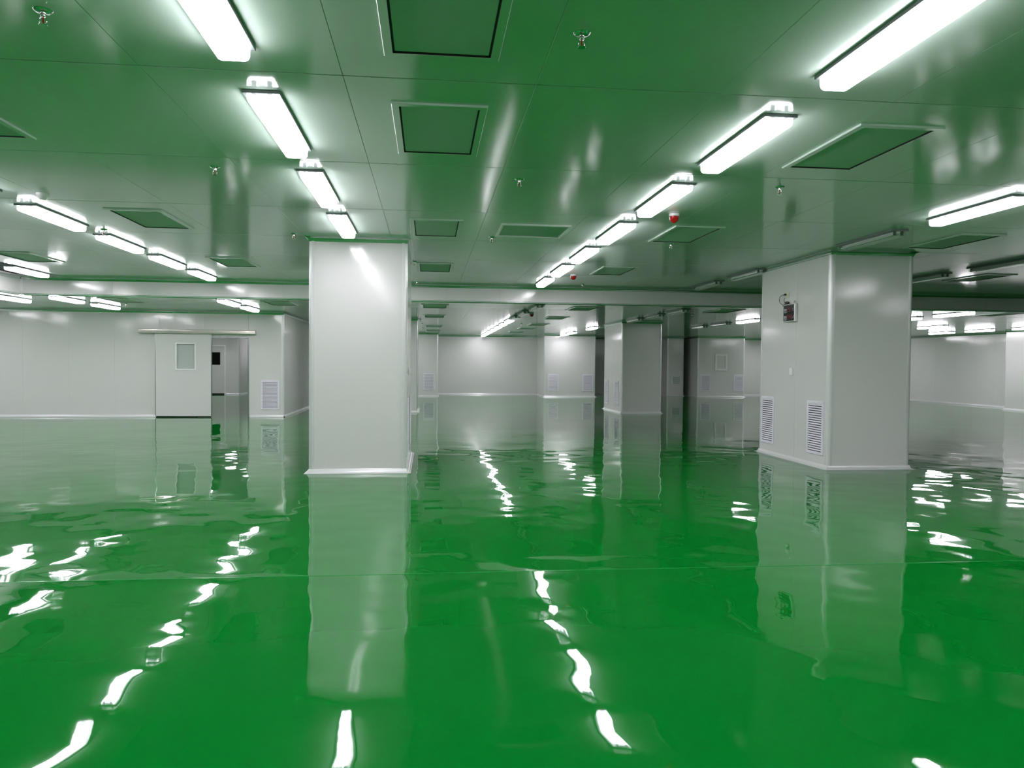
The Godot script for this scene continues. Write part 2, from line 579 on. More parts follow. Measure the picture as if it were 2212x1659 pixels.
# ------------------------------------------------------------------ the scene
func _ready() -> void:
	# camera
	var cam := Camera3D.new()
	cam.name = "camera"
	add_child(cam)
	var yaw := 0.10920
	var pit := -0.02731
	var rol := 0.00852
	var f := Vector3(sin(yaw), 0, -cos(yaw))
	var r := Vector3(cos(yaw), 0, sin(yaw))
	var fw := f * cos(pit) + Vector3.UP * sin(pit)
	var up := Vector3.UP * cos(pit) - f * sin(pit)
	cam.transform = Transform3D(Basis(r * cos(rol) + up * sin(rol), up * cos(rol) - r * sin(rol), -fw), Vector3(0, EYE, 0))
	cam.fov = 53.5426
	cam.near = 0.05
	cam.far = 120.0
	cam.current = true
	# environment: a closed room, the lamps do all the lighting
	var we := WorldEnvironment.new()
	we.name = "environment"
	var e := Environment.new()
	e.background_mode = Environment.BG_COLOR
	e.background_color = Color(0.02, 0.02, 0.02)
	e.tonemap_mode = Environment.TONE_MAPPER_LINEAR
	e.tonemap_exposure = 1.38
	e.sdfgi_enabled = true
	e.ssao_enabled = true
	e.ssil_enabled = true
	we.environment = e
	add_child(we)
	make_materials()
	build_floor()
	build_ceilings()
	build_walls()
	build_columns()
	build_lamps()
	build_vents()
	build_grilles()
	build_door()
	build_small()

const X0 := -12.0
const X1 := 20.6
const ZB := -4.0      # distance of the wall behind the camera
const ZF := 35.0      # distance of the far wall
const ZJ := 5.25      # joint between the two floor pours

func build_floor() -> void:
	var root := struct("floor", null, mats.floor, "glossy green epoxy floor with faint ripples mirroring the lights", "floor")
	var under := st_new()
	bx(under, Vector3(X0 - 0.2, -0.25, -38.4), Vector3(X1 + 0.2, -0.03, -ZB + 0.2))
	root.mesh = mesh_of(under)
	var ripple := FastNoiseLite.new()
	ripple.seed = 11
	ripple.noise_type = FastNoiseLite.TYPE_SIMPLEX_SMOOTH
	ripple.frequency = 1.0
	ripple.fractal_type = FastNoiseLite.FRACTAL_NONE
	floor_slab(root, ripple, ZB, ZJ - 0.004, 0.0, 0.09)
	floor_slab(root, ripple, ZJ + 0.004, 16.0, 50.0, 0.09)
	floor_slab(root, ripple, 16.0, 38.3, 50.0, 0.14)
	var st := st_new()
	bx(st, Vector3(X0, -0.03, -ZJ - 0.005), Vector3(X1, 0.0015, -ZJ + 0.005), 0.0008)
	obj("floor_joint", mesh_of(st), mats.floor_joint, root)

func height(n: FastNoiseLite, x: float, d: float, off: float) -> float:
	# metres: broad trowel swells, finer orange-peel ripples, a low ridge along the pour joint
	var rough := lerpf(1.0, 0.35, smoothstep(12.0, 20.0, d))
	return rough * (0.0038 * n.get_noise_3d(x * 0.72, d * 0.66, off) + 0.0013 * n.get_noise_3d(x * 2.3 + 31.0, d * 2.5, off + 7.0)) + 0.0033 * exp(-absf(d - ZJ) / 0.45)

func floor_slab(root: Node3D, n: FastNoiseLite, da: float, db: float, off: float, step: float) -> void:
	var nx := int((X1 - X0 + 0.2) / step)
	var nz := int((db - da) / step) + 1
	var v := PackedVector3Array()
	var nn := PackedVector3Array()
	var idx := PackedInt32Array()
	var g := 0.03
	for j in nz + 1:
		var d := lerpf(da, db, float(j) / nz)
		var gd := g if j < nz else -g
		for i in nx + 1:
			var x := lerpf(X0 - 0.1, X1 + 0.1, float(i) / nx)
			var h0 := height(n, x, d, off)
			var sx := (height(n, x + g, d, off) - h0) / g
			var sd := (height(n, x, d + gd, off) - h0) / gd
			v.append(Vector3(x, -0.0002, -d))
			nn.append(Vector3(-sx, 1.0, sd).normalized())
	for j in nz:
		for i in nx:
			var a := j * (nx + 1) + i
			var b := a + nx + 1
			idx.append_array([a, b, a + 1, a + 1, b, b + 1])
	var arr := []
	arr.resize(Mesh.ARRAY_MAX)
	arr[Mesh.ARRAY_VERTEX] = v
	arr[Mesh.ARRAY_NORMAL] = nn
	arr[Mesh.ARRAY_INDEX] = idx
	var m := ArrayMesh.new()
	m.add_surface_from_arrays(Mesh.PRIMITIVE_TRIANGLES, arr)
	obj("floor_slab", m, mats.floor, root)

func build_ceilings() -> void:
	# near ceiling: joints at x = 0.61 + 1.097 i, d = 4.41 + 1.89 k
	var st := st_new()
	bx(st, Vector3(-7.95, H1 + 0.045, -STEP - 0.3), Vector3(X1 + 0.2, H1 + 0.25, -ZB + 0.2))
	var root := struct("ceiling", mesh_of(st), mats.joint, "white metal panel ceiling tinted green by the floor, near part", "ceiling")
	var ps := st_new()
	bx(ps, Vector3(0.0007, 0, -1.884), Vector3(1.0963, 0.046, -0.006), 0.0018)
	var panel := mesh_of(ps)
	var px := 0.608 - 1.097 * 7
	for k in range(-5, 6):
		for i in range(0, 26):
			var x := px + 1.097 * i
			var d := 4.41 + 1.89 * k
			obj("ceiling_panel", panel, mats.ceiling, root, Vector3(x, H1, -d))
	ps = st_new()
	bx(ps, Vector3(-7.95, H1 + 0.001, -STEP - 0.05), Vector3(X1, H1 + 0.046, -(4.41 + 1.89 * 6 - 0.0)), 0.002)
	obj("edge_panel", mesh_of(ps), mats.ceiling, root)
	ps = st_new()
	bx(ps, Vector3(-7.95, H1 + 0.001, 3.95), Vector3(px - 0.003, H1 + 0.046, 0.0), 0.002)
	# lower ceiling beyond the bulkhead
	st = st_new()
	bx(st, Vector3(X0 - 0.2, H2 + 0.045, -38.4), Vector3(X1 + 0.2, H2 + 0.2, -STEP - 0.02))
	bx(st, Vector3(X0 - 0.2, H2 + 0.045, -STEP - 0.02), Vector3(-7.95 - 0.1, H2 + 0.2, -ZB + 0.2))
	var low := struct("ceiling", mesh_of(st), mats.joint, "lower white panel ceiling beyond the bulkhead with close cross joints", "ceiling")
	ps = st_new()
	bx(ps, Vector3(0.0007, 0, -1.884), Vector3(3.2903, 0.046, -0.006), 0.0018)
	panel = mesh_of(ps)
	for k in 12:
		for i in 10:
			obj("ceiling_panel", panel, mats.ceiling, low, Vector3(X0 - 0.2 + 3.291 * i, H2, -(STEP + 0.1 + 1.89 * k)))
	ps = st_new()
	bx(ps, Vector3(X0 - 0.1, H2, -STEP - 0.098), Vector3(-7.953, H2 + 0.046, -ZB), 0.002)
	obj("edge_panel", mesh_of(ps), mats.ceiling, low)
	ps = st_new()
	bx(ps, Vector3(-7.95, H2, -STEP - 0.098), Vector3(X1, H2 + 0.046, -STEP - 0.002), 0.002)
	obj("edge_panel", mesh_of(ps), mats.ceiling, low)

func build_walls() -> void:
	var fz := Vector3(0, 0, 1)
	var fx := Vector3(1, 0, 0)
	# the bulkhead where the ceiling drops
	wall("wall_bulkhead", "long white bulkhead where the ceiling drops to the lower part", Vector2(-7.95, -STEP), Vector2(X1, -STEP), fz, H2 + 0.021, H1 + 0.04, 0.62, [], 1.1, 0.09)
	wall("wall_bulkhead_return", "short side of the bulkhead turning towards the camera at the left edge", Vector2(-7.95, -STEP), Vector2(-7.95, -ZB), fx, H2 + 0.021, H1 + 0.04, 0.5, [], 1.1, 0.09)
	var edge := []
	for k in 9:
		var a := 1.05 * k / 8.0
		edge.append(Vector2(-0.058 + 0.070 * sin(a), H2 + 0.056 - 0.070 * cos(a)))
	edge.push_front(Vector2(-0.09, H2 - 0.014))
	var st := st_new()
	sweep(st, Vector3(-7.90, 0, -STEP), Vector3(X1, 0, -STEP), fz, edge)
	struct("trim_1", mesh_of(st), mats.aluminium, "rounded metal edge along the bottom of the bulkhead", "trim")
	st = st_new()
	sweep(st, Vector3(-7.95, 0, -STEP), Vector3(-7.95, 0, -ZB), fx, edge)
	struct("trim_2", mesh_of(st), mats.aluminium, "rounded metal edge under the bulkhead's short left return", "trim")
	st = st_new()
	bx(st, Vector3(-7.962, H2 + 0.06, -STEP + 0.0005), Vector3(-7.90, H1 - 0.02, -STEP + 0.006), 0.002)
	struct("trim_3", mesh_of(st), mats.profile, "upright pale strip in the corner of the bulkhead at far left", "trim")
	trim("trim_4", Vector2(-7.95, -STEP), Vector2(X1, -STEP), fz, H1, "metal cove between near ceiling and top of the bulkhead")
	trim("trim_5", Vector2(-7.95, -STEP), Vector2(-7.95, -ZB), fx, H1, "metal cove above the bulkhead's left return")
	# left back wall with the sliding door
	var zl := -20.35
	wall("wall_left", "pale grey panel wall at the left holding the sliding door", Vector2(X0, zl), Vector2(-3.80, zl), fz, 0.0, H2 + 0.04, 5.16, [6.05, 7.365, 2.05], 1.1, 0.1)
	baseboard("baseboard_left", Vector2(X0, zl), Vector2(-6.93, zl), fz, "white cove skirting along left wall, left of sliding door")
	baseboard("baseboard_left_corner", Vector2(-4.60, zl), Vector2(-3.75, zl), fz, "short white cove skirting under the grille right of the doorway")
	trim("trim_6", Vector2(X0, zl), Vector2(-3.75, zl), fz, H2, "green-tinted cove between left wall and low ceiling")
	# wall running away from the left wall's corner
	wall("wall_inner", "white wall running away from the corner beside the doorway", Vector2(-3.75, zl - 0.05), Vector2(-3.75, -ZF), fx, 0.0, H2 + 0.04, 1.05, [], 1.1, 0.1)
	baseboard("baseboard_inner", Vector2(-3.75, zl), Vector2(-3.75, -ZF), fx, "white cove skirting of the wall running away behind left column")
	trim("trim_7", Vector2(-3.75, zl), Vector2(-3.75, -ZF), fx, H2, "cove above the wall running away behind left column")
	var cp := obj("trim_8", corner_shape(1.0, 1.0, 0.05, H2 - 0.05), mats.profile, null, Vector3(-3.75, 0, zl))
	cp.set_meta("kind", "structure")
	tag(cp, "rounded metal corner strip where left wall turns away", "trim")
	# far wall and the recess on its right
	wall("wall_far", "far wall of the hall between far columns, lit from above", Vector2(-3.75, -ZF), Vector2(7.3, -ZF), fz, 0.0, H2 + 0.04, 1.0, [], 3.3, 0.1)
	wall("wall_far_recess", "dark recessed stretch of far wall right of the middle column", Vector2(7.3, -ZF - 1.4), Vector2(12.2, -ZF - 1.4), fz, 0.0, H2 + 0.04, 1.0, [], 3.3, 0.1)
	wall("wall_far_right", "brighter stretch of far wall beside the right column", Vector2(14.2, -ZF), Vector2(X1, -ZF), fz, 0.0, H2 + 0.04, 1.0, [], 3.3, 0.1)
	wall("wall_recess_side", "side of the dark recess in the far wall", Vector2(7.3, -ZF - 1.4), Vector2(7.3, -ZF), fx, 0.0, H2 + 0.04, 0.0, [], 3.3, 0.1)
	baseboard("baseboard_far", Vector2(0.39, -ZF), Vector2(4.98, -ZF), fz, "white cove skirting along the far wall between far columns")
	baseboard("baseboard_far_recess", Vector2(7.3, -ZF - 1.4), Vector2(12.2, -ZF - 1.4), fz, "dark cove skirting of the recess in the far wall")
	baseboard("baseboard_far_right", Vector2(14.2, -ZF), Vector2(X1, -ZF), fz, "white cove skirting of far wall beside right column")
	trim("trim_9", Vector2(0.39, -ZF), Vector2(4.98, -ZF), fz, H2, "green-tinted cove above the far wall between far columns")
	trim("trim_10", Vector2(7.3, -ZF - 1.4), Vector2(12.2, -ZF - 1.4), fz, H2, "dark cove above the recess in the far wall")
	trim("trim_11", Vector2(14.2, -ZF), Vector2(X1, -ZF), fz, H2, "cove above the far wall beside right column")
	# right wall
	wall("wall_right", "pale panel wall far right, receding behind the right column", Vector2(X1, -ZF), Vector2(X1, -ZB), -fx, 0.0, H1 + 0.04, 0.4, [], 1.1, 0.1)
	baseboard("baseboard_right", Vector2(X1, -ZF), Vector2(X1, -24.2), -fx, "white cove skirting of the far right wall")
	trim("trim_12", Vector2(X1, -ZF), Vector2(X1, -24.2), -fx, H2, "cove above the far right wall")
	# walls outside the picture
	wall("wall_behind", "wall behind the camera", Vector2(X0, -ZB), Vector2(X1, -ZB), -fz, 0.0, H1 + 0.04, 0.5, [], 3.3, 0.1)
	wall("wall_outer_left", "wall beyond the left edge of the picture", Vector2(X0, -ZB), Vector2(X0, -38.2), fx, 0.0, H2 + 0.04, 0.5, [], 3.3, 0.1)
	# room seen through the doorway
	wall("wall_next_room", "wall of the next room seen through the doorway, with a door", Vector2(X0, -34.0), Vector2(-8.19, -34.0), fz, 0.0, H2 + 0.04, 2.0, [], 3.3, 0.1)
	wall("wall_next_room_side", "receding side wall seen at the right of the doorway", Vector2(-8.14, -34.05), Vector2(-8.14, -38.2), fx, 0.0, H2 + 0.04, 1.0, [], 3.3, 0.1)
	wall("wall_next_room_end", "end wall of the next room", Vector2(-8.14, -38.2), Vector2(-3.85, -38.2), fz, 0.0, H2 + 0.04, 1.0, [], 3.3, 0.1)
	wall("wall_next_room_right", "back of the wall that runs away from the corner", Vector2(-3.87, -20.46), Vector2(-3.87, -38.2), -fx, 0.0, H2 + 0.04, 1.0, [], 3.3, 0.02)
	baseboard("baseboard_next_room", Vector2(-8.70, -34.0), Vector2(-8.14, -34.0), fz, "short white skirting right of the door in the next room")
	baseboard("baseboard_next_room_side", Vector2(-8.14, -34.0), Vector2(-8.14, -38.2), fx, "skirting of the receding wall in the next room")
	cp = obj("trim_13", corner_shape(1.0, 1.0, 0.05, H2 - 0.02), mats.profile, null, Vector3(-8.14, 0, -34.0))
	cp.set_meta("kind", "structure")
	tag(cp, "pale corner strip in the next room seen through the doorway", "trim")

func build_columns() -> void:
	column("big white column at the left, standing nearest with a light touching its top", -1.545, -0.285, 10.10, 12.28, H1, 0.43)
	column("big white column at the right with display, switch and two grilles", 5.565, 6.795, 10.10, 12.33, H1, 0.44)
	column("narrow sliver of white column just behind the left column's right edge", -1.56, -0.32, 22.2, 24.4, H2)
	column("white column standing alone in the middle distance right of centre", 5.665, 6.88, 22.0, 24.25, H2)
	column("white column against the far wall, left, with a single grille showing", -1.85, 0.395, 32.9, ZF + 0.1, H2)
	column("wide white column against the far wall, with two grilles side by side", 5.0, 7.27, 32.8, ZF + 0.1, H2)
	column("wide white far column with a framed hatch above two grilles", 12.05, 14.25, 33.2, ZF + 1.5, H2)
	column("shallow white pier in the dark far recess with a small framed panel", 10.9, 11.68, 34.0, ZF + 1.5, H2)
	column("white pier on the right wall at the picture's right edge", 19.75, X1 + 0.05, 22.0, 24.25, H2)

func ordinal(n: int) -> String:
	return ["first", "second", "third", "fourth", "fifth", "sixth", "seventh", "eighth", "ninth"][n]

func build_lamps() -> void:
	var on := lamp_proto(true)
	var off := lamp_proto(false)
	var g := "twin-tube ceiling lights"
	# near ceiling rows: x, first slots, how the row is called; slot k starts at 4.70 + 1.865 k
	var rows := [
		[-1.0, [-3, -2, -1, 0, 1, 2, 5], [], "row ending at left column"],
		[2.235, [-3, -2, -1, 0, 1, 2, 3, 4, 5], [], "long lit row right of centre"],
		[-4.165, [-3, -2, -1, 0, 1, 2, 3, 4, 5], [], "slanting row left of left column"],
		[-7.2, [-2, 0, 2, 4, 5], [], "leftmost near row"],
		[5.49, [-3, -2, -1, 0, 1], [2, 4, 5], "row meeting the right column"],
		[8.78, [-1, 0], [3, 4], "row right of right column"],
		[12.05, [-2, -1], [], "row beyond the right picture edge"],
	]
	for row in rows:
		var n := 0
		for k in row[1]:
			var d: float = 4.70 + 1.865 * k + LAMP_L / 2
			copy(on, "lit ceiling light, %s from the camera in the %s" % [ordinal(n), row[3]], Vector3(row[0], H1, -d), g)
			n += 1
		n = 0
		for k in row[2]:
			var d: float = 4.70 + 1.865 * k + LAMP_L / 2
			copy(off, "unlit ceiling light, %s unlit one in the %s" % [ordinal(n), row[3]], Vector3(row[0], H1, -d), g)
			n += 1
	# lower ceiling: x, near end, lit, label
	var low := [
		[-8.45, 15.95, 1, "lit ceiling light at the left picture edge just under the bulkhead"],
		[-7.38, 15.95, 1, "lit ceiling light under the bulkhead, second from the left picture edge"],
		[-7.38, 17.83, 1, "lit ceiling light above left wall, third from the left picture edge"],
		[-4.21, 16.10, 1, "lit ceiling light above the sliding door rail, nearer of two"],
		[-4.19, 17.91, 1, "lit ceiling light above the doorway, farther of two"],
		[2.36, 16.15, 0, "unlit ceiling light just beyond the bulkhead in the centre row"],
		[2.32, 18.02, 0, "unlit ceiling light, second beyond the bulkhead in the centre row"],
		[2.32, 19.90, 0, "unlit ceiling light, third beyond the bulkhead, before the lit ones"],
		[2.330, 21.500, 1, "lit ceiling light, first lit one beyond the bulkhead, centre row"],
		[2.348, 23.515, 1, "lit ceiling light, second lit one beyond the bulkhead, centre row"],
		[2.366, 25.530, 1, "lit ceiling light, third lit one beyond the bulkhead, centre row"],
		[2.384, 27.545, 1, "lit ceiling light, fourth lit one beyond the bulkhead, centre row"],
		[2.402, 29.560, 1, "lit ceiling light, fifth lit one beyond the bulkhead, centre row"],
		[2.420, 31.575, 1, "lit ceiling light, sixth lit one beyond the bulkhead, centre row"],
		[2.438, 33.300, 1, "lit ceiling light closest to the far wall, centre row"],
		[5.78, 16.72, 0, "unlit ceiling light, nearest in the row leading to the middle-distance column"],
		[5.76, 18.45, 0, "unlit ceiling light, middle of three leading to the middle-distance column"],
		[5.74, 20.25, 0, "unlit ceiling light touching the top of the middle-distance column"],
		[5.60, 25.30, 1, "lit ceiling light just left of the middle-distance column"],
		[5.66, 29.3, 1, "lit ceiling light, nearer of two before the two-grille far column"],
		[5.72, 31.25, 1, "lit ceiling light, farther of two before the two-grille far column"],
		[8.85, 19.85, 1, "lit ceiling light cut off by the right column's left edge"],
		[8.83, 21.75, 0, "unlit ceiling light beyond the one at right column's left edge"],
		[8.83, 23.65, 0, "unlit ceiling light farthest left of the right column's edge"],
		[12.2, 16.00, 1, "lit ceiling light right of the right column, nearest under the bulkhead"],
		[12.3, 18.00, 1, "lit ceiling light whose end peeps out beside the right column"],
		[15.5, 21.45, 1, "lit ceiling light beside right column, longer one over the right wall"],
		[18.4, 25.05, 1, "lit ceiling light farthest along the right wall, lowest in the picture"],
		[18.4, 23.15, 1, "lit ceiling light in front of the right wall's middle stretch"],
		[18.55, 21.20, 1, "lit ceiling light at the right picture edge above the pier"],
		[12.3, 24.0, 1, "lit ceiling light hidden behind the right column, second of seven"],
		[12.3, 19.9, 1, "lit ceiling light hidden behind the right column, nearest of seven"],
		[15.5, 26.0, 1, "lit ceiling light hidden behind the right column, third of seven"],
		[15.5, 30.4, 1, "lit ceiling light hidden behind the right column, fifth of seven"],
		[15.5, 32.6, 1, "lit ceiling light hidden behind the right column, sixth of seven"],
		[15.5, 28.0, 1, "lit ceiling light hidden behind the right column, fourth of seven"],
		[18.5, 30.0, 1, "lit ceiling light hidden behind the right column, by the far wall"],
		[-1.15, 16.1, 1, "lit ceiling light hidden behind the left column, nearest of six"],
		[-1.15, 18.0, 1, "lit ceiling light hidden behind the left column, second of six"],
		[-1.15, 19.9, 1, "lit ceiling light hidden behind the left column, third of six"],
		[-1.15, 25.5, 1, "lit ceiling light hidden behind the left column, fourth of six"],
		[-1.15, 28.3, 1, "lit ceiling light hidden behind the left column, fifth of six"],
		[-1.15, 31.0, 1, "lit ceiling light hidden behind the left column, farthest of six"],
		[-6.9, 24.0, 1, "lit ceiling light of the next room, nearer the doorway"],
		[-6.9, 29.5, 1, "lit ceiling light of the next room, farther from the doorway"],
		[-8.0, 31.5, 1, "lit ceiling light of the next room, farthest back"],
		[-6.9, 34.5, 1, "lit ceiling light of the next room, deep by its end wall"],
		[-9.6, 30.5, 1, "lit ceiling light of the next room above its door"],
		[-9.6, 26.5, 1, "lit ceiling light of the next room, left of the doorway"],
		[-11.0, 15.95, 1, "lit ceiling light beyond the left picture edge under the bulkhead"],
		[-11.0, 17.83, 1, "lit ceiling light beyond the left picture edge before left wall"],
		[-10.2, 13.0, 1, "lit ceiling light under the low ceiling left of the picture"],
	]
	for l in low:
		copy(on if l[2] else off, "%s" % l[3], Vector3(l[0], H2, -(l[1] + LAMP_L / 2)), g)
	on.free()
	off.free()

func build_vents() -> void:
	var p := vent_proto(0.60, 1.14)
	var g := "ceiling air vents"
	for v in [
		[0.06, 3.50, H1, "framed square ceiling vent cut by the top edge of the picture"],
		[0.06, 5.37, H1, "framed ceiling vent left of centre, second from the top edge"],
		[0.08, 9.20, H1, "ceiling vent just right of the left column's top"],
		[0.10, 12.98, H1, "ceiling vent right of left column, last before the bulkhead"],
		[3.14, 5.38, H1, "big slanting ceiling vent right of the nearest bright right lights"],
		[3.14, 9.18, H1, "ceiling vent beyond the first red alarm"],
		[3.16, 12.92, H1, "ceiling vent by the farther red alarm before the bulkhead"],
		[-3.15, 5.37, H1, "ceiling vent whose corner shows at the left picture edge"],
		[-3.15, 9.13, H1, "ceiling vent right of the slanting left lights, nearer"],
		[-3.16, 12.88, H1, "ceiling vent just left of the left column, before the bulkhead"],
		[-6.28, 12.80, H1, "ceiling vent at the left edge above the far left light"],
		[6.66, 9.14, H1, "ceiling vent above the right column's front face"],
		[9.82, 12.75, H1, "dark ceiling vent right of the right column among unlit lights"],
		[0.13, 17.17, H2, "vent in the lower ceiling just under the bulkhead, centre left"],
		[0.15, 20.85, H2, "vent in the lower ceiling, second beyond the bulkhead, centre left"],
		[0.17, 26.60, H2, "vent in the lower ceiling, third beyond the bulkhead, centre left"],
		[0.17, 30.00, H2, "vent in the lower ceiling, last but one before far left column"],
		[0.17, 32.20, H2, "vent in the lower ceiling touching the far left column"],
		[3.48, 17.15, H2, "vent in the lower ceiling under the bulkhead, right of centre"],
		[3.48, 20.85, H2, "vent in the lower ceiling right of the unlit centre lights"],
		[3.52, 24.50, H2, "vent in the lower ceiling right of the far lit row, nearest"],
		[3.52, 27.30, H2, "vent in the lower ceiling right of the far lit row, second"],
		[3.50, 30.60, H2, "vent in the lower ceiling right of the far lit row, third"],
		[3.50, 33.40, H2, "vent in the lower ceiling right of far row, against the wall"],
		[6.85, 17.20, H2, "vent in the lower ceiling left of the right column's display"],
		[-3.22, 17.05, H2, "vent in the lower ceiling left of the left column"],
		[-6.43, 16.95, H2, "vent in the lower ceiling above the left wall"],
		[13.5, 16.80, H2, "vent in the lower ceiling at far right under the bulkhead"],
	]:
		copy(p, v[3], Vector3(v[0], v[2], -v[1]), g)
	p.free()
	# the larger framed hatch
	var o := thing("ceiling_hatch", "square hatch with white raised frame in the ceiling right of left column", "hatch", Vector3(1.235, H1, -9.18))
	var st := st_new()
	ring(st, -0.41, 0.41, -0.41, 0.41, [Vector2(-0.028, 0.0), Vector2(-0.028, -0.022), Vector2(-0.004, -0.022), Vector2(0.0, -0.018), Vector2(0.0, -0.0005)], false)
	obj("frame", mesh_of(st), mats.profile, o)
	st = st_new()
	bx(st, Vector3(-0.381, -0.004, -0.381), Vector3(0.381, -0.0006, 0.381), 0.001)
	obj("lid", mesh_of(st), mats.filter, o)

func put_grille(p: Node3D, label: String, at: Vector3, turn := 0.0) -> void:
	var o := copy(p, label, at, "white louvred return air grilles")
	o.rotation.y = turn

func build_grilles() -> void:
	var near := grille_proto(0.47, 0.77, 20, true)
	var far := grille_proto(0.47, 0.75, 20, false)
	var left := -PI / 2     # faces -x
	put_grille(near, "louvred grille low on the right column, nearer the front corner", Vector3(5.565, 0.177, -10.45), left)
	put_grille(near, "louvred grille low on the right column, at its back edge", Vector3(5.565, 0.177, -12.0), left)
	put_grille(near, "louvred grille low on the left wall right of the doorway", Vector3(-4.095, 0.197, -20.35))
	put_grille(near, "grille seen edge-on on the left column's right side, nearer", Vector3(-0.285, 0.2, -10.45), PI / 2)
	put_grille(near, "grille seen edge-on on the left column's right side, farther", Vector3(-0.285, 0.2, -11.85), PI / 2)
	put_grille(far, "small grille on the middle-distance column's left side, nearer", Vector3(5.665, 0.2, -22.55), left)
	put_grille(far, "small grille on the middle-distance column's left side, farther", Vector3(5.665, 0.2, -23.85), left)
	put_grille(far, "small pale grille on the far left column", Vector3(0.015, 0.25, -32.9))
	put_grille(far, "small pale grille, left one on the two-grille far column", Vector3(5.40, 0.25, -32.8))
	put_grille(far, "small pale grille, right one on the two-grille far column", Vector3(6.94, 0.25, -32.8))
	put_grille(far, "small grille under the framed hatch, left one", Vector3(12.43, 0.27, -33.2))
	put_grille(far, "small grille under the framed hatch, right one", Vector3(13.98, 0.27, -33.2))
	near.free()
	far.free()

func frame_on(o: Node3D, w: float, h: float, b: float, t: float, m: Material) -> void:
	var st := st_new()
	bx(st, Vector3(-w / 2, 0, 0.0005), Vector3(w / 2, b, t), 0.002)
	bx(st, Vector3(-w / 2, h - b, 0.0005), Vector3(w / 2, h, t), 0.002)
	bx(st, Vector3(-w / 2, b - 0.002, 0.0005), Vector3(-w / 2 + b, h - b + 0.002, t - 0.0004), 0.002)
	bx(st, Vector3(w / 2 - b, b - 0.002, 0.0005), Vector3(w / 2, h - b + 0.002, t - 0.0004), 0.002)
	obj("frame", mesh_of(st), m, o)

